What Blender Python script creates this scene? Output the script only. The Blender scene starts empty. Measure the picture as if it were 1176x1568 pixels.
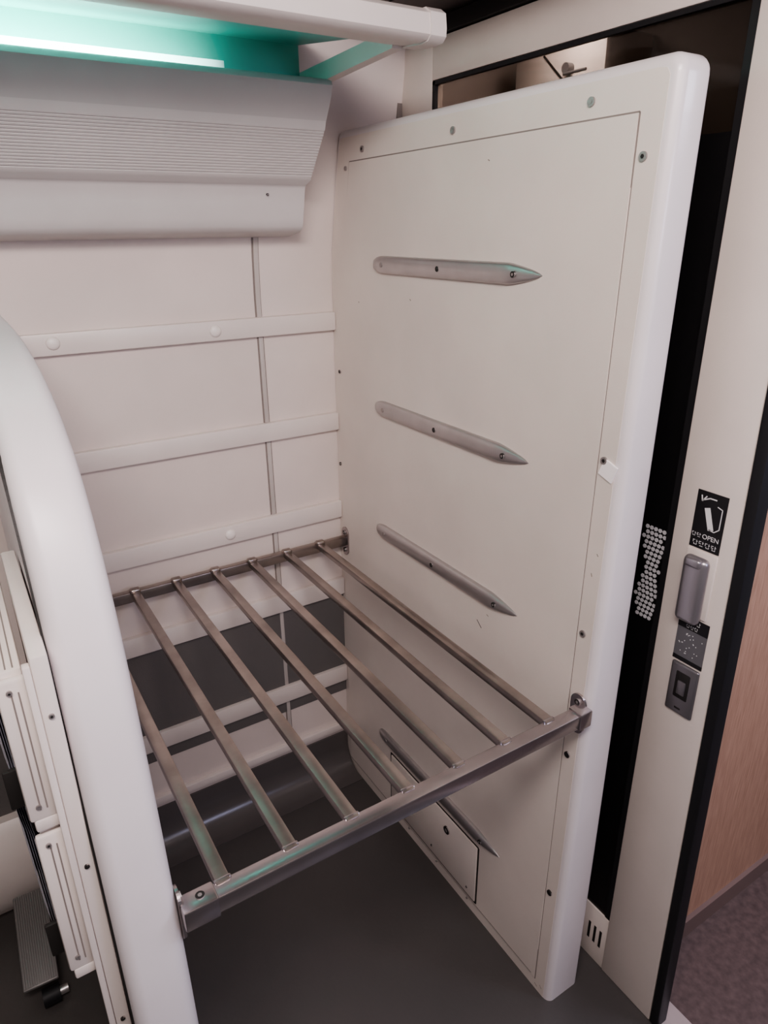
import bpy, bmesh, math
from mathutils import Matrix, Vector
C=bpy.context.collection
# ---------------- materials ----------------
def mat(name,col,rough=.5,metal=0.0,var=.04,scale=6.0,bump=0.0,bscale=200,spec=.5,coat=0.0):
    m=bpy.data.materials.new(name);m.use_nodes=True;nt=m.node_tree
    b=nt.nodes['Principled BSDF']
    b.inputs['Roughness'].default_value=rough;b.inputs['Metallic'].default_value=metal
    b.inputs['Specular IOR Level'].default_value=spec
    b.inputs['Coat Weight'].default_value=coat
    tc=nt.nodes.new('ShaderNodeTexCoord');n=nt.nodes.new('ShaderNodeTexNoise')
    n.inputs['Scale'].default_value=scale;n.inputs['Detail'].default_value=6
    nt.links.new(tc.outputs['Object'],n.inputs['Vector'])
    r=nt.nodes.new('ShaderNodeValToRGB')
    r.color_ramp.elements[0].position=.3;r.color_ramp.elements[1].position=.7
    r.color_ramp.elements[0].color=(*[c*(1-var) for c in col],1)
    r.color_ramp.elements[1].color=(*[min(1,c*(1+var)) for c in col],1)
    nt.links.new(n.outputs['Fac'],r.inputs['Fac']);nt.links.new(r.outputs['Color'],b.inputs['Base Color'])
    if bump:
        n2=nt.nodes.new('ShaderNodeTexNoise');n2.inputs['Scale'].default_value=bscale
        nt.links.new(tc.outputs['Object'],n2.inputs['Vector'])
        bp=nt.nodes.new('ShaderNodeBump');bp.inputs['Strength'].default_value=bump;bp.inputs['Distance'].default_value=.002
        nt.links.new(n2.outputs['Fac'],bp.inputs['Height']);nt.links.new(bp.outputs['Normal'],b.inputs['Normal'])
    return m
CREAM=(.73,.65,.605)
M_wall=mat('wall_cream',CREAM,.45,bump=.05)
M_panel=mat('panel_cream',(.75,.68,.625),.43,bump=.08,bscale=350)
M_edge=mat('edge_white',(.76,.71,.71),.32,coat=.1)
M_rail=mat('rail_cream',(.74,.675,.635),.38)
M_batten=mat('batten_cream',(.52,.475,.445),.4)
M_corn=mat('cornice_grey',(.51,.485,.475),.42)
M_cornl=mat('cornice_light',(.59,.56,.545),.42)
M_beam=mat('shelf_white',(.71,.66,.63),.4)
M_grey=mat('carpet_grey',(.15,.14,.135),.9,bump=.3,bscale=500)
M_floor=mat('floor_vinyl',(.086,.079,.075),.38,var=.12,scale=3,bump=.15,bscale=120)
M_floorv=mat('floor_vestibule',(.115,.078,.072),.6,var=.25,scale=60)
M_alu=mat('anodised_aluminium',(.52,.495,.49),.36,.85,var=.06,scale=20)
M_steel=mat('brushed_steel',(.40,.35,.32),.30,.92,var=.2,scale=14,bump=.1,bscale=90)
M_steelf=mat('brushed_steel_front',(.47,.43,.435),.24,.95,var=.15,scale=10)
M_screw=mat('screw_steel',(.40,.37,.36),.5,.7)
M_dark=mat('dark_gap',(.02,.018,.017),.6)
M_chip=mat('paint_scuff',(.30,.25,.21),.7)
M_seam=mat('seam_brown',(.25,.215,.195),.7)  # dark brown for joint lines and grooves
M_black=mat('black_film',(.006,.006,.007),.3,var=.1)
M_rubber=mat('black_rubber',(.012,.012,.014),.55)
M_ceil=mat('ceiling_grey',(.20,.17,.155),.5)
M_ceilm=mat('ceiling_main',(.5,.46,.43),.7)
M_glassd=mat('dot_white',(.55,.55,.57),.5)
M_paper=mat('newspaper',(.6,.6,.66),.8,var=.3,scale=60)
M_white=mat('print_white',(.8,.8,.8),.6)
M_stick=mat('sticker_black',(.012,.012,.013),.4)
M_stickg=mat('sticker_grey',(.17,.17,.18),.35,.3)
M_handle=mat('handle_grey',(.42,.40,.42),.3,.75)
M_lock=mat('lock_grey',(.24,.23,.24),.35,.7)
M_tape=mat('tape_white',(.98,.93,.93),.6,var=.01)
M_sill=mat('sill_metal',(.5,.42,.40),.5,.5)
M_base=mat('baseboard_brown',(.20,.14,.125),.5)
# tinted glass
M_glass=bpy.data.materials.new('tinted_glass');M_glass.use_nodes=True
nt=M_glass.node_tree;b=nt.nodes['Principled BSDF'];o=nt.nodes['Material Output']
b.inputs['Base Color'].default_value=(.022,.016,.011,1);b.inputs['Roughness'].default_value=.06
tr=nt.nodes.new('ShaderNodeBsdfTransparent');tr.inputs[0].default_value=(.85,.78,.74,1)
mx=nt.nodes.new('ShaderNodeMixShader');mx.inputs[0].default_value=.4
nt.links.new(tr.outputs[0],mx.inputs[1]);nt.links.new(b.outputs[0],mx.inputs[2]);nt.links.new(mx.outputs[0],o.inputs[0])
# wood
M_wood=mat('wood_laminate',(.42,.22,.15),.5)
nt=M_wood.node_tree;w=[n for n in nt.nodes if n.type=='TEX_NOISE'][0]
mp=nt.nodes.new('ShaderNodeMapping');tc=[n for n in nt.nodes if n.type=='TEX_COORD'][0]
mp.inputs['Scale'].default_value=(90,90,3);nt.links.new(tc.outputs['Object'],mp.inputs[0]);nt.links.new(mp.outputs[0],w.inputs['Vector'])
r=[n for n in nt.nodes if n.type=='VALTORGB'][0]
r.color_ramp.elements[0].color=(.38,.22,.15,1);r.color_ramp.elements[1].color=(.55,.34,.245,1)
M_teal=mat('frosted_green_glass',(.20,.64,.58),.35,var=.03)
# LED diffuser that dims towards the end of the tube
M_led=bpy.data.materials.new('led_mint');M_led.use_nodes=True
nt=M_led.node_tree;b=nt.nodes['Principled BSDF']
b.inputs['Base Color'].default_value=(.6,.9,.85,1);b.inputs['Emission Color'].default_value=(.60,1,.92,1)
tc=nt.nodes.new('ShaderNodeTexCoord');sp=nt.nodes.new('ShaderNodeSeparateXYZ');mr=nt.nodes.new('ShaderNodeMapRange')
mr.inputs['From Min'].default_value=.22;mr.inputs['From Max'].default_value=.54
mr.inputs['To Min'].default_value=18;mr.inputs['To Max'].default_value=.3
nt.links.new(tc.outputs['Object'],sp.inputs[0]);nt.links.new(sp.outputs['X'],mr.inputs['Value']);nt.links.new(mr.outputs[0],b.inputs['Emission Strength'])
# ---------------- helpers ----------------
def empty(name):
    e=bpy.data.objects.new(name,None);C.objects.link(e);e.empty_display_size=.1;return e
def mk(name,bm,m,parent=None,smooth=False):
    me=bpy.data.meshes.new(name);bmesh.ops.recalc_face_normals(bm,faces=bm.faces);bm.to_mesh(me);bm.free()
    ob=bpy.data.objects.new(name,me);C.objects.link(ob)
    for k in (m if isinstance(m,list) else [m]): me.materials.append(k)
    if smooth:
        for p in me.polygons:p.use_smooth=True
        try:
            me.set_sharp_from_angle(angle=math.radians(40))
        except Exception: pass
    if parent: ob.parent=parent
    return ob
def addbox(bm,x0,x1,y0,y1,z0,z1,bev=0,seg=2,M=None):
    r=bmesh.ops.create_cube(bm,size=1)
    vs=r['verts']
    for v in vs:
        v.co=Vector(((x0+x1)/2+v.co.x*(x1-x0),(y0+y1)/2+v.co.y*(y1-y0),(z0+z1)/2+v.co.z*(z1-z0)))
    es=list({e for v in vs for e in v.link_edges})
    if bev:
        rr=bmesh.ops.bevel(bm,geom=es,offset=bev,segments=seg,affect='EDGES',profile=.5)
        vs=list({v for f in rr['faces'] for v in f.verts})
    if M is not None: bmesh.ops.transform(bm,matrix=M,verts=vs)
def box(name,x0,x1,y0,y1,z0,z1,m,parent=None,bev=0,seg=2,M=None):
    bm=bmesh.new();addbox(bm,x0,x1,y0,y1,z0,z1,bev,seg,M);return mk(name,bm,m,parent,smooth=bev>0)
def extr(name,pts,x0,x1,m,parent=None,smooth=True,midx=None):
    """extrude closed (Y,Z) profile along X"""
    bm=bmesh.new()
    a=[bm.verts.new((x0,p[0],p[1])) for p in pts];b=[bm.verts.new((x1,p[0],p[1])) for p in pts]
    n=len(pts)
    for i in range(n):
        j=(i+1)%n;f=bm.faces.new((a[i],a[j],b[j],b[i]))
        if midx: f.material_index=midx(i)
    bm.faces.new(a);bm.faces.new(b[::-1])
    return mk(name,bm,m,parent,smooth)
def cyl(bm,c,axis,r,h,seg=20,r2=None):
    rot={'x':Matrix.Rotation(math.pi/2,4,'Y'),'y':Matrix.Rotation(math.pi/2,4,'X'),'z':Matrix.Identity(4)}[axis]
    bmesh.ops.create_cone(bm,cap_ends=True,segments=seg,radius1=r,radius2=r if r2 is None else r2,depth=h,matrix=Matrix.Translation(c)@rot)
def screws(name,pts,axis,r,parent,h=.003,m=None):
    """pan head screws with a dark socket"""
    bm=bmesh.new()
    for c in pts:
        cyl(bm,c,axis,r,h)
    n1=len(bm.faces)
    for c in pts:
        cyl(bm,c,axis,r*.5,h+.0008,6)
    bm.faces.ensure_lookup_table()
    for f in bm.faces[n1:]: f.material_index=1
    me=bpy.data.meshes.new(name);bm.to_mesh(me);bm.free()
    ob=bpy.data.objects.new(name,me);C.objects.link(ob);me.materials.append(m or M_screw);me.materials.append(M_dark);ob.parent=parent
    return ob
def partition(name,path,close,x0,x1,r,m,parent):
    bm=bmesh.new();n=len(path);N=[]
    for i in range(n):
        a=path[max(0,i-1)];b=path[min(n-1,i+1)]
        t=Vector((b[0]-a[0],b[1]-a[1])).normalized();N.append(Vector((t.y,-t.x)))
    N[0]=Vector((1,0));N[-1]=Vector((0,-1))
    rings=[];K=15
    for k in range(K+1):
        th=-math.pi/2+math.pi*k/K
        s=math.sin(th);d=r*(1-math.cos(th))
        xm=(x0+x1)/2;hw=(x1-x0)/2-r
        x=xm+r*s+hw*(-1 if k<K/2 else 1)
        rings.append([bm.verts.new((x,p[0]+q.x*d,p[1]+q.y*d)) for p,q in zip(path,N)])
    for k in range(K):
        for i in range(n-1):
            bm.faces.new((rings[k][i],rings[k][i+1],rings[k+1][i+1],rings[k+1][i]))
    ca=[bm.verts.new((x0,*p)) for p in close];cb=[bm.verts.new((x1,*p)) for p in close]
    bm.faces.new(rings[0]+ca);bm.faces.new((rings[-1]+cb)[::-1])
    for i in range(len(close)-1): bm.faces.new((ca[i],ca[i+1],cb[i+1],cb[i]))
    bm.faces.new([rg[-1] for rg in rings]+[cb[0],ca[0]])
    bm.faces.new([rg[0] for rg in rings]+[cb[-1],ca[-1]])
    return mk(name,bm,m,parent,smooth=True)
XP=.832;YW=1.564;XD=.993
# ---------------- room shell ----------------
box('floor',-1.6,1.03,-1.6,1.62,-.04,0,M_floor)
box('floor_vestibule',1.03,2.6,-1.6,1.62,-.04,0,M_floorv)
prof=[(YW,0),(YW,1.45),(YW-.006,1.55),(YW-.025,1.66),(YW-.05,1.78),(YW-.075,1.92),(YW-.09,2.25),(YW+.06,2.25),(YW+.06,0)]
wall=extr('wall_side',prof,-1.6,1.35,M_wall)
wt=empty('trim_1')
for i,(z0,z1) in enumerate([(1.365,1.409),(1.111,1.157),(.864,.912),(.624,.676),(.326,.378),(.148,.172)]):
    box('rail_%d'%(i+1),.104,XP-.001,YW-.015,YW+.002,z0,z1,M_rail,wt,.003)
bm=bmesh.new()
cells=[(1.157,1.365),(.912,1.111),(.676,.864),(.378,.624),(.172,.326)]
for z0,z1 in cells:
    addbox(bm,.631,.642,YW-.004,YW+.002,z0,z1,.0015)
mk('vertical_batten',bm,M_batten,wt,True)
def lean(d): return [(YW-d,1.409),(YW-d,1.45),(YW-.006-d,1.55),(YW-.013-d,1.592),(YW,1.592),(YW,1.409)]
extr('upper_batten',lean(.004),.631,.642,M_batten,wt,False)
extr('upper_batten_gap',lean(.0016),.628,.644,M_seam,wt,False)
bm=bmesh.new()
for z0,z1 in cells:
    addbox(bm,.628,.631,YW-.0016,YW+.002,z0,z1);addbox(bm,.642,.644,YW-.0016,YW+.002,z0,z1)
mk('batten_gap',bm,M_seam,wt)
bm=bmesh.new()
for x,z in [(.524,1.387),(.511,.889),(.187,1.39)]:
    bmesh.ops.create_uvsphere(bm,u_segments=24,v_segments=12,radius=.0135,matrix=Matrix.Translation((x,YW-.015,z))@Matrix.Diagonal((1,.55,1,1)))
mk('rail_caps',bm,mat('cap_white',(.84,.78,.74),.35),wt,True)
box('carpet_panel',.104,XP-.001,YW-.003,YW+.001,.285,.630,M_grey,wt)
box('lower_grey_left',-1.5,.024,YW-.006,YW+.001,.30,.655,M_grey,wt)
box('ledge_left',-1.5,.024,YW-.03,YW+.001,.655,.672,M_rail,wt,.004)
hp=[(YW,.30),(YW-.03,.30),(YW-.06,.27),(YW-.075,.2),(YW-.07,.1),(YW-.05,.06),(YW,.06)]
extr('heater_cover_left',hp,-1.5,.02,M_rail,wt)
R_=.075
cv=[(YW-.0005,.0005),(YW-R_-.02,.0005),(YW-R_-.02,.003)]+[(YW-.004-R_+R_*math.sin(math.radians(a)),.003+R_-R_*math.cos(math.radians(a))) for a in range(0,91,9)]+[(YW-.004,.128),(YW-.0005,.130)]
extr('baseboard_side',cv,.104,XP-.003,mat('coved_vinyl',(.12,.108,.104),.22))
# ---------------- right partition ----------------
pr=empty('luggage_bay_partition')
path=[(.664,0),(.658,.4),(.652,.9),(.644,1.4),(.638,1.774)]+[(.660-.022*math.cos(math.radians(a)),1.776+.022*math.sin(math.radians(a))) for a in (15,30,45,60,75,90)]+[(.9,1.798),(1.2,1.797),(1.506,1.796)]
close=[(1.510,1.77),(1.538,1.66),(1.557,1.55),(YW-.001,1.45),(YW-.001,0)]
ob=partition('partition_body',path,close,XP,.910,.016,M_edge,pr)
for v in ob.data.vertices:
    if v.co.x>.873: v.co.x+=-.014+.030*(1-v.co.z/1.79)
def poly_x(name,pts,x0,x1,m,parent,bev=0):
    bm=bmesh.new()
    a=[bm.verts.new((x0,*p)) for p in pts];b=[bm.verts.new((x1,*p)) for p in pts];n=len(pts)
    fa=bm.faces.new(a);bm.faces.new(b[::-1])
    for i in range(n): bm.faces.new((a[i],a[(i+1)%n],b[(i+1)%n],b[i]))
    if bev: bmesh.ops.bevel(bm,geom=list(fa.edges),offset=bev,segments=2,affect='EDGES')
    return mk(name,bm,m,parent,bev>0)
poly_x('frame_facing',[(.681,.0),(.675,.4),(.669,.9),(.661,1.4),(.655,1.772),(.660,1.780),(.670,1.782),(1.0,1.782),(1.503,1.780),(1.535,1.66),(1.556,1.55),(YW-.002,1.45),(YW-.002,.0)],XP-.0006,XP+.004,M_panel,pr)
inner=[(.708,.03),(.704,.6),(.698,1.2),(.694,1.736),(1.462,1.732),(1.490,1.58),(1.513,1.39),(1.535,1.0),(1.545,.6),(1.545,.03)]
poly_x('inner_sheet',inner,XP-.0022,XP,M_panel,pr,.0012)
def strip_line(name,pts,w,x,m,parent,h=.0006):
    bm=bmesh.new()
    for a,b in zip(pts,pts[1:]):
        t=Vector((b[0]-a[0],b[1]-a[1])).normalized();n=Vector((-t.y,t.x))*w/2
        q=[(a[0]+n.x,a[1]+n.y),(b[0]+n.x,b[1]+n.y),(b[0]-n.x,b[1]-n.y),(a[0]-n.x,a[1]-n.y)]
        va=[bm.verts.new((x-h,*c)) for c in q];vb=[bm.verts.new((x+h,*c)) for c in q]
        bm.faces.new(va);bm.faces.new(vb[::-1])
        for i in range(4): bm.faces.new((va[i],va[(i+1)%4],vb[(i+1)%4],vb[i]))
    return mk(name,bm,m,parent)
strip_line('sheet_seam',inner+[inner[0]],.0024,XP-.0006,M_seam,pr)
screws('partition_screws',[(XP-.002,y,z) for y,z in [(1.405,1.752),(1.093,1.755),(.779,1.758),(.680,1.683),(.685,1.262),(.687,.948),(.690,.682),(.694,.315)]],'x',.0062,pr)
screws('partition_screws_back',[(XP-.002,y,z) for y,z in [(1.478,1.720),(1.535,1.265),(1.548,1.018)]],'x',.0045,pr)
box('hatch',XP-.0055,XP,.922,1.30,.047,.224,M_panel,pr,.0016)
strip_line('hatch_seam',[(.918,.043),(.918,.228),(1.304,.228),(1.304,.043),(.918,.043)],.005,XP-.0022,M_dark,pr)
screws('hatch_lock',[(XP-.0055,1.037,.181)],'x',.011,pr,.006)
screws('hatch_screws',[(XP-.0035,y,.030) for y in (.95,1.08,1.21)]+[(XP-.006,.95,.07),(XP-.006,1.10,.07)],'x',.003,pr)
strip_line('bottom_seam',[(.72,.036),(1.54,.036)],.002,XP-.0022,M_seam,pr)
bm=bmesh.new();addbox(bm,XP-.0034,XP-.0006,.660,.688,1.234,1.262,M=None)
bmesh.ops.rotate(bm,cent=(XP,.674,1.25),matrix=Matrix.Rotation(.35,3,'X'),verts=bm.verts)
mk('tape_patch',bm,M_tape,pr)
strip_line('scuff_marks',[(.965,.835),(.950,.822)],.0015,XP-.0022,M_dark,pr,.0003)
for k,(y,z,dy,dz,x) in enumerate([(.683,1.06,.002,.006,-.0006),(.675,1.10,.003,.004,-.0006),(.687,.02,.006,.006,-.0006),(.700,.012,.008,.004,-.0006),(.99,1.70,.004,.002,-.0022),(1.22,1.46,.003,.003,-.0022),(1.43,1.44,.003,.002,-.0022),(.93,.86,.006,.002,-.0022)]):
    strip_line('paint_chip_%d'%k,[(y,z),(y+dy,z+dz)],.0016,XP+x,M_chip,pr,.0003)
def rub(z,i,parent):
    bm=bmesh.new();L0,L1=1.364,.848;prev=None
    n=60
    for k in range(n+1):
        s=k/n;y=L0+(L1-L0)*s
        ea=s*(L0-L1);eb=(1-s)*(L0-L1)
        f=1
        if ea<.045: f=(max(0,1-(1-ea/.045)**2))**.5
        if eb<.075: f=(eb/.075)**.62
        f=max(f,.03);hh=.0178*f;dp=.012*max(.15,f)
        ring=[]
        for a in range(0,13):
            th=math.pi*a/12
            c=math.cos(th);sn=math.sin(th)
            ring.append(bm.verts.new((XP-.002-dp*(sn**.6),y,z+hh*c)))
        if prev:
            for a in range(12): bm.faces.new((prev[a],prev[a+1],ring[a+1],ring[a]))
        else: bm.faces.new(ring)
        prev=ring
    bm.faces.new(prev[::-1])
    return mk('rub_strip_%d'%i,bm,M_alu,parent,True)
for i,z in enumerate([1.526,1.213,.903,.268]):
    rub(z,i+1,pr)
    screws('rub_strip_screws_%d'%(i+1),[(XP-.0135,y,z) for y in (1.315,1.115,.905)],'x',.0052,pr,.003)
# ---------------- left partition ----------------
pl=empty('luggage_bay_partition')
ctrl=[(.632,0),(.64,.4),(.648,.65),(.664,.85),(.686,1.02),(.708,1.14),(.735,1.23),(.772,1.305),(.825,1.365),(.90,1.408),(.99,1.436),(1.09,1.454),(1.2,1.463),(1.35,1.467),(YW-.001,1.467)]
def cr(P,n=6):
    out=[]
    for i in range(len(P)-1):
        p0=Vector(P[max(0,i-1)]);p1=Vector(P[i]);p2=Vector(P[i+1]);p3=Vector(P[min(len(P)-1,i+2)])
        for k in range(n):
            t=k/n;out.append(tuple(.5*((2*p1)+(p2-p0)*t+(2*p0-5*p1+4*p2-p3)*t*t+(3*p1-p0-3*p2+p3)*t**3)))
    out.append(tuple(P[-1]));return out
partition('partition_body',cr(ctrl),[(YW-.001,0)],.026,.103,.021,mat('edge_white_matt',(.75,.705,.71),.38),pl)
strip_line('edge_trim',[(y+.025,z) for y,z in cr(ctrl)[2:60]],.006,.026,M_dark,pl,.0022)
# ---------------- luggage rack ----------------
rk=empty('luggage_rack')
ZT=.812
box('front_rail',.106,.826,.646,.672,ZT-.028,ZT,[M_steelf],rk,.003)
box('back_rail',.106,.828,1.525,1.545,ZT-.026,ZT+.001,M_steel,rk,.004)
for i in range(7):
    x=.748-.0975*i
    box('bar_%d'%(i+1),x-.010,x+.010,.664,1.532,ZT-.014,ZT+.002,M_steel,rk,.0025)
bm=bmesh.new()
for i in range(7):
    x=.748-.0975*i
    addbox(bm,x-.0125,x+.0125,1.518,1.536,ZT-.004,ZT+.010,.005,3)
mk('bar_end_lips',bm,M_steel,rk,True)
bm=bmesh.new()
for i in range(7):
    x=.748-.0975*i
    addbox(bm,x-.012,x+.012,.668,.6735,ZT-.016,ZT+.0025,.002)
mk('bar_welds',bm,M_steelf,rk,True)
def flange(name,x,y,z,sgn):
    bm=bmesh.new();a=.017;hh=.024
    pts=[(y+a*math.cos(t),z+(hh if math.sin(t)>=0 else -hh)+a*math.sin(t)) for t in [math.pi*2*k/32 for k in range(32)]]
    va=[bm.verts.new((x,*p)) for p in pts];vb=[bm.verts.new((x+sgn*.004,*p)) for p in pts]
    bm.faces.new(va);bm.faces.new(vb[::-1])
    for i in range(32): bm.faces.new((va[i],va[(i+1)%32],vb[(i+1)%32],vb[i]))
    mk(name,bm,M_steelf,rk)
    screws(name+'_screws',[(x+sgn*.005,y,z+dz) for dz in (.026,-.026)],'x',.006,rk,.004)
flange('flange_front_right',XP-.002,.676,.788,-1)
flange('flange_back_right',XP-.002,1.530,.80,-1)
flange('flange_front_left',.103,.676,.786,1)
flange('flange_back_left',.103,1.53,.80,1)
for nm,x0,x1 in (('socket_right',.800,.829),('socket_left',.104,.150)):
    box(nm,x0,x1,.6435,.6745,ZT-.031,ZT+.003,M_steelf,rk,.003)
screws('socket_screws',[(.13,.660,ZT+.003)],'z',.006,rk,.003)
# ---------------- cornice ----------------
co=empty('wall_cornice')
P=[(1.45,1.862),(1.335,1.858),(1.320,1.853),(1.315,1.845),(1.322,1.828),(1.334,1.808),(1.346,1.79)]
ns=len(P);nr=17
a=Vector((1.352,1.776));b_=Vector((1.418,1.698));d=(b_-a);nn=Vector((d.y,-d.x)).normalized()
if nn.x>0: nn=-nn
for i in range(nr):
    P.append(tuple(a+d*(i/nr)));P.append(tuple(a+d*((i+.5)/nr)));P.append(tuple(a+d*((i+.58)/nr)-nn*.0016));P.append(tuple(a+d*((i+.92)/nr)-nn*.0016))
P+=[tuple(b_),(1.424,1.690),(1.446,1.683)]
P+=[(1.452,1.676),(1.458,1.65),(1.466,1.618),(1.470,1.604),(1.478,1.595),(1.492,1.590),(YW-.004,1.580),(1.535,1.67),(1.51,1.79),(1.497,1.862)]
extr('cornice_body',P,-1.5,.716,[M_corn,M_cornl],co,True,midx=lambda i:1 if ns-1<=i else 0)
screws('cornice_screw',[(.63,1.452,1.664)],'y',.0025,co,.004)
# ---------------- overhead shelf with lit underside ----------------
sh=empty('overhead_luggage_shelf')
bp=[(1.030,1.884),(1.031,1.874),(1.038,1.868),(1.060,1.867),(1.115,1.873),(1.120,1.885),(1.120,1.905),(1.10,1.912),(1.045,1.910),(1.033,1.902)]
extr('front_beam',bp,-1.5,.735,M_beam,sh)
extr('beam_end_cap',[(y,z) for y,z in [(1.028,1.884),(1.029,1.873),(1.037,1.866),(1.060,1.865),(1.117,1.871),(1.123,1.885),(1.122,1.907),(1.10,1.914),(1.044,1.912),(1.031,1.904)]],.735,.764,M_beam,sh)
extr('side_bar',[(1.11,1.868),(1.49,1.852),(1.49,1.885),(1.11,1.895)],.716,.736,M_beam,sh,False)
extr('glass_underside',[(1.115,1.888),(1.47,1.935),(1.47,1.942),(1.115,1.896)],-1.5,.716,M_teal,sh,False)
extr('cove_back',[(1.452,1.855),(1.452,1.934),(1.47,1.934),(1.47,1.855)],-1.5,.716,M_teal,sh,False)
extr('shelf_top',[(1.12,1.905),(1.48,1.945),(1.48,1.955),(1.12,1.915)],-1.5,.73,M_ceil,sh,False)
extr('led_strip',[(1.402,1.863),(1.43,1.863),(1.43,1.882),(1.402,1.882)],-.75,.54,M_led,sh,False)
# ---------------- door and its frame ----------------
dr=empty('door_1')
def slant(ob):
    for v in ob.data.vertices:
        if v.co.y<.6: v.co.y+=-.012+.0173*v.co.z
slant(box('stile_near',XD-.002,XD+.035,.533,.655,.0,1.96,M_panel,dr,.003))
box('stile_far',XD,XD+.03,1.385,1.50,0,1.96,M_panel,dr,.002)
box('top_rail',XD,XD+.03,.655,1.385,1.885,1.96,M_panel,dr,.002)
box('bottom_rail',XD,XD+.03,.655,1.385,0,.155,M_panel,dr,.002)
box('glass',XD+.010,XD+.016,.655,1.385,.155,1.885,M_glass,dr)
box('black_film_band',XD+.004,XD+.0095,.655,.90,.155,1.72,M_black,dr)
box('gasket_top',XD+.001,XD+.010,.657,1.383,1.877,1.884,M_rubber,dr)
box('gasket_far',XD+.001,XD+.010,1.376,1.384,.157,1.884,M_rubber,dr)
box('gasket_near',XD+.001,XD+.010,.655,.668,.157,1.884,M_rubber,dr)
slant(box('rubber_seal',XD-.003,XD+.03,.512,.533,0,1.96,M_rubber,dr,.004))
bm=bmesh.new()
for k in range(3): addbox(bm,XD-.001,XD+.003,.700-.016*k,.706-.016*k,.055,.105)
mk('vent_slots',bm,M_dark,dr)
bm=bmesh.new()
rows=19
for r_ in range(rows):
    off=.007*abs(((r_+4)%12)-6)/3
    for c_ in range(5):
        y=.714-off-.0088*c_-(.0044 if r_%2 else 0)
        if y<.672: continue
        cyl(bm,(XD+.0035,y,1.103-.0097*r_),'x',.0041,.0012,6)
mk('manifestation_dots',bm,M_glassd,dr)
tf=empty('trim_2')
box('frame_post',XD-.012,XD+.04,1.500,1.509,0,1.965,M_seam,tf)
box('frame_header',XD-.01,XD+.06,.40,1.5,1.962,1.99,M_dark,tf)
box('threshold_sill',1.0,1.06,-.6,.60,.0,.006,M_sill,tf)
def text(name,s,size,y,z,x,m,parent):
    c=bpy.data.curves.new(name,'FONT');c.body=s;c.size=size;c.align_x='CENTER';c.align_y='CENTER';c.extrude=.0001
    ob=bpy.data.objects.new(name,c);C.objects.link(ob);c.materials.append(m);ob.parent=parent
    ob.matrix_world=Matrix(((0,0,-1,x),(-1,0,0,y),(0,1,0,z),(0,0,0,1)))
def glyphs(name,n,y0,z0,size,x,m,parent):
    """pseudo hangul blocks built from strokes"""
    bm=bmesh.new()
    for i in range(n):
        y=y0-(i-(n-1)/2)*size*1.12;h=size*.45
        def bar(a,b,c,d_): addbox(bm,x-.0001,x+.0001,y-b,y-a,z0+c,z0+d_)
        bar(-h,-h*.1,h*.75,h*.95) ; bar(-h*.95,-h*.75,-0.1*h,h*.9)
        if i%2: bar(-h,-h*.1,-.1*h,.1*h)
        bar(h*.45,h*.65,-.1*h,h)
        bar(h*.6,h,h*.35,h*.52)
        bar(-h*.6,h*.7,-h*.95,-h*.75)
        if i%3!=1: bar(-h*.6,-h*.4,-h*.9,-h*.3);bar(h*.5,h*.7,-h*.9,-h*.3)
    mk(name,bm,m,parent)
s1=empty('door_instruction_sticker')
XS=XD-.003
box('sticker_plate',XS,XD-.001,.567,.621,1.103,1.203,M_stick,s1)
strip_line('lever_icon',[(.600,1.176),(.588,1.140)],.010,XS-.0001,M_white,s1,.0002)
strip_line('lever_outline',[(.583,1.183),(.574,1.18),(.574,1.146),(.582,1.139),(.592,1.141)],.0016,XS-.0001,M_white,s1,.0002)
strip_line('arrow_icon',[(.610,1.187),(.598,1.193),(.586,1.193)],.002,XS-.0001,M_white,s1,.0002)
strip_line('arrow_head',[(.604,1.195),(.611,1.185),(.613,1.195)],.002,XS-.0001,M_white,s1,.0002)
glyphs('sticker_korean_small',2,.611,1.126,.0080,XS-.0002,M_white,s1)
text('sticker_text_open','OPEN',.0115,.5855,1.126,XS-.0002,M_white,s1)
glyphs('sticker_korean',4,.594,1.112,.0100,XS-.0002,M_white,s1)
hn=empty('door_release_handle')
box('handle_recess',XD-.006,XD-.001,.566,.622,.980,1.100,M_panel,hn,.002)
box('handle_body',XD-.024,XD-.004,.572,.617,.970,1.094,M_handle,hn,.011,5)
box('handle_tip',XD-.030,XD-.018,.580,.609,1.078,1.094,M_handle,hn,.005,3)
s2=empty('door_mode_sticker')
box('sticker_plate',XS,XD-.001,.558,.615,.885,.975,M_stickg,s2)
box('sticker_header',XS-.0003,XS+.001,.558,.615,.951,.975,M_stick,s2)
box('sticker_footer',XS-.0003,XS+.001,.558,.615,.885,.893,M_stick,s2)
glyphs('sticker_korean',3,.588,.968,.009,XS-.0005,M_white,s2)
glyphs('sticker_korean_line',3,.588,.957,.007,XS-.0005,M_white,s2)
bm=bmesh.new()
import random
rd=random.Random(3)
for k in range(26): cyl(bm,(XS-.0001,rd.uniform(.565,.608),rd.uniform(.90,.945)),'x',.0009,.0004,8)
mk('braille_dots',bm,M_white,s2)
lk=empty('door_lock')
box('lock_plate',XD-.008,XD-.001,.558,.612,.780,.882,M_lock,lk,.004,3)
box('lock_recess',XD-.0088,XD-.004,.570,.600,.812,.868,M_dark,lk,.003)
box('lock_knob',XD-.011,XD-.006,.577,.593,.822,.850,M_lock,lk,.002)
box('lock_slot',XD-.0088,XD-.004,.580,.592,.790,.794,M_dark,lk,.001)
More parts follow.
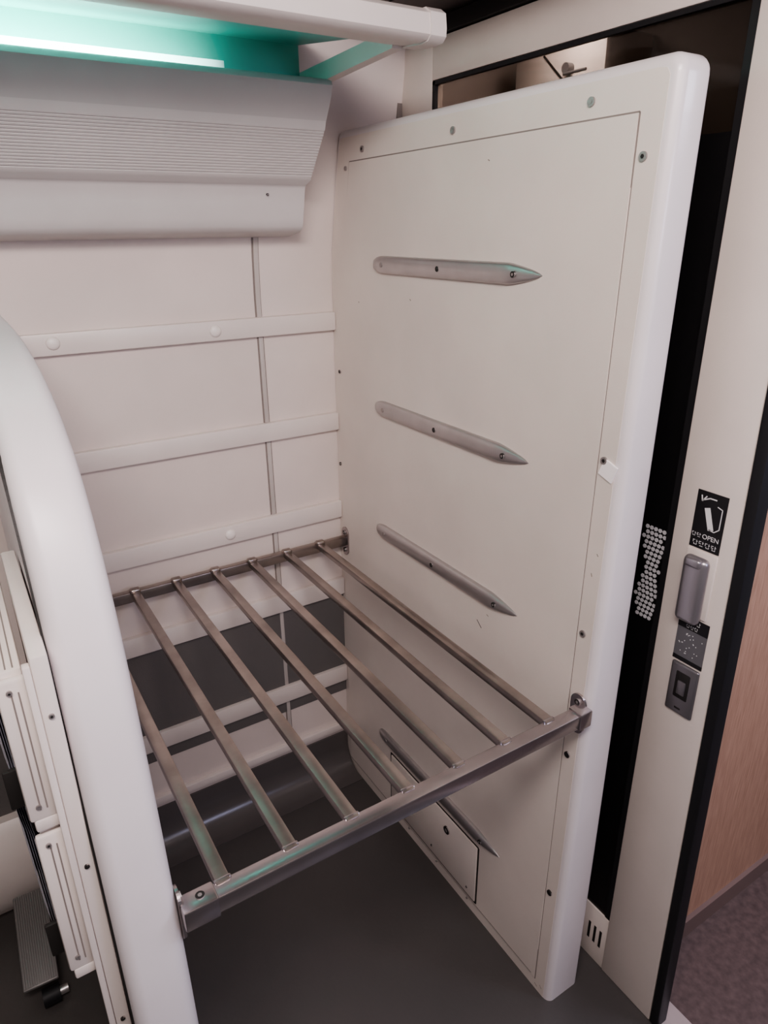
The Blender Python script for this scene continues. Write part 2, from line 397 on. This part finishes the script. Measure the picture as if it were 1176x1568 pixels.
# ---------------- vestibule ----------------
box('wall_vestibule',1.06,2.6,.61,.66,0,2.25,M_wood)
box('baseboard_vestibule',1.06,2.6,.600,.61,0,.055,M_base)
vb=empty('glass_patch_block')  # made-up block, added to give the bright patch in the door glass
box('patch_body',1.20,1.338,1.10,1.36,0,1.955,M_beam,vb,.01)
strip_line('patch_line',[(1.27,1.93),(1.20,1.87)],.004,1.1995,M_dark,vb)
bm=bmesh.new();cyl(bm,(1.192,1.19,1.895),'x',.010,.016);cyl(bm,(1.186,1.165,1.885),'y',.003,.06);mk('latch',bm,M_stickg,vb)
box('wall_pocket',1.34,1.36,.66,1.56,0,2.25,mat('pocket_brown',(.035,.025,.02),.6))
# ---------------- ceilings ----------------
box('ceiling',-1.6,.735,-1.6,1.49,2.25,2.28,M_ceilm)
cs=empty('ceiling_soffit')
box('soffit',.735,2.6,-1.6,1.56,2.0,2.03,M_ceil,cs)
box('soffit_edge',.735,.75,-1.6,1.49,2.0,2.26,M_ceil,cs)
box('soffit_seam',.74,1.0,1.20,1.204,1.9985,2.001,M_dark,cs)
box('soffit_seam_2',.86,.863,.4,1.49,1.9985,2.001,M_dark,cs)
# ---------------- magazine rack ----------------
mg=empty('magazine_rack')
box('backplate',.006,.0240,.70,1.00,.45,1.195,M_rail,mg,.003)
box('backplate_rib',-.002,.006,.70,.712,.45,1.185,M_rail,mg,.002)
for t,(z0,z1) in enumerate([(.985,1.175),(.735,.962)]):
    box('pocket_body_%d'%t,-.024,-.002,.722,.98,z0,z1,M_rail,mg,.003)
    box('pocket_cheek_%d'%t,-.030,.004,.712,.722,z0-.006,z1-.006,M_rail,mg,.004)
    bm=bmesh.new()
    for xx in (-.0165,-.0095):
        addbox(bm,xx-.0008,xx+.0008,.7112,.7125,z0+.01,z1-.022)
        addbox(bm,xx-.0008,xx+.0008,.726,.976,z1-.001,z1+.0006)
    mk('pocket_grooves_%d'%t,bm,M_seam,mg)
    box('pocket_ledge_%d'%t,-.026,.008,.712,.74,z0-.022,z0-.004,M_rail,mg,.003)
    bm=bmesh.new()
    for k in range(5):
        pv=None
        for j in range(9):
            y=.765+.022*j+.004*k;xx=-.0265-.0028*k-.007*math.sin(j/8*math.pi)
            q=(bm.verts.new((xx,y,z0+.012)),bm.verts.new((xx-.003,y,z1-.055+.003*k)))
            if pv: bm.faces.new((pv[0],q[0],q[1],pv[1]))
            pv=q
    mk('newspapers_%d'%t,bm,M_paper,mg)
    box('newspaper_clip_%d'%t,-.046,-.020,.750,.757,z0-.010,z0+.045,M_dark,mg,.002)
screws('magazine_rack_screws',[(-.018,.711,z) for z in (1.0,1.155,.752,.942)]+[(.015,.699,z) for z in (1.12,.9,.62)],'y',.003,mg,.003)
# ---------------- foot rest ----------------
fr=empty('footrest')
bm=bmesh.new();n=14
Lr=.21
for i in range(n):
    x0=-.033+.066*i/n
    addbox(bm,x0,x0+.003,-Lr/2,Lr/2,.004,.0065,.0008)
addbox(bm,-.036,.036,-Lr/2-.004,Lr/2+.004,-.006,.0045,.004)
T=Matrix.Translation((-.107,1.37,.09))@Matrix.Rotation(math.radians(-3),4,'Z')@Matrix.Rotation(math.radians(16),4,'X')
bmesh.ops.transform(bm,matrix=T,verts=bm.verts)
mk('ribbed_plate',bm,mat('footrest_grey',(.24,.23,.225),.5,.4),fr,True)
bm=bmesh.new();addbox(bm,-.115,-.099,1.36,1.45,.0,.085,.003);mk('support_post',bm,M_rubber,fr,True)
bm=bmesh.new();cyl(bm,(-.098,1.262,.022),'x',.020,.035,24);mk('roller',bm,M_rubber,fr,True)
bm=bmesh.new();cyl(bm,(-.075,1.262,.022),'x',.010,.022,16);mk('axle',bm,M_alu,fr,True)
# ---------------- lights ----------------
def area(name,loc,target,sx,sy,p,col):
    l=bpy.data.lights.new(name,'AREA');l.shape='RECTANGLE';l.size=sx;l.size_y=sy;l.energy=p;l.color=col
    ob=bpy.data.objects.new(name,l);C.objects.link(ob);ob.location=loc
    ob.rotation_euler=(Vector(target)-Vector(loc)).to_track_quat('-Z','Y').to_euler()
area('aisle_ceiling_light',(-.10,.0,2.2),(.45,1.0,1.22),.7,.3,25,(1,.885,.86))
area('aisle_ceiling_light',(.2,-.9,2.2),(.5,.6,.95),1.0,.35,11,(1,.88,.87))
area('cool_light',(1.7,-.1,1.97),(1.6,0,0),.6,.4,17,(.78,.80,1))  # lamp under the vestibule ceiling
area('cool_light',(.9,-.9,1.7),(.2,.7,.5),.4,.4,6.5,(.70,.70,1))  # unseen cool source added behind the camera, no ceiling fixture
area('patch_fill_light',(1.13,1.16,1.985),(1.20,1.22,1.75),.06,.2,1.6,(1,.92,.88))  # added lamp, only brightens the block behind the glass
w=bpy.data.worlds.new('world');bpy.context.scene.world=w;w.use_nodes=True
w.node_tree.nodes['Background'].inputs[0].default_value=(1,.89,.90,1);w.node_tree.nodes['Background'].inputs[1].default_value=.15
try:
    bpy.context.scene.view_settings.look='AgX - Medium High Contrast'
except Exception as e: print(e)
# ---------------- camera ----------------
import numpy as np
Rm=np.array([[.8463,-.5321,-.0086],[-.2095,-.3184,-.9245],[.4891,.7847,-.3810]])
U,_,Vt=np.linalg.svd(Rm);Rm=U@Vt
cd=bpy.data.cameras.new('camera');cd.sensor_fit='VERTICAL';cd.sensor_height=24;cd.sensor_width=18;cd.lens=1080.3/1600*24;cd.clip_start=.01
cam=bpy.data.objects.new('camera',cd);C.objects.link(cam)
r0,r1,r2=Rm
cam.matrix_world=Matrix(((r0[0],-r1[0],-r2[0],0),(r0[1],-r1[1],-r2[1],0),(r0[2],-r1[2],-r2[2],1.6),(0,0,0,1)))
bpy.context.scene.camera=cam
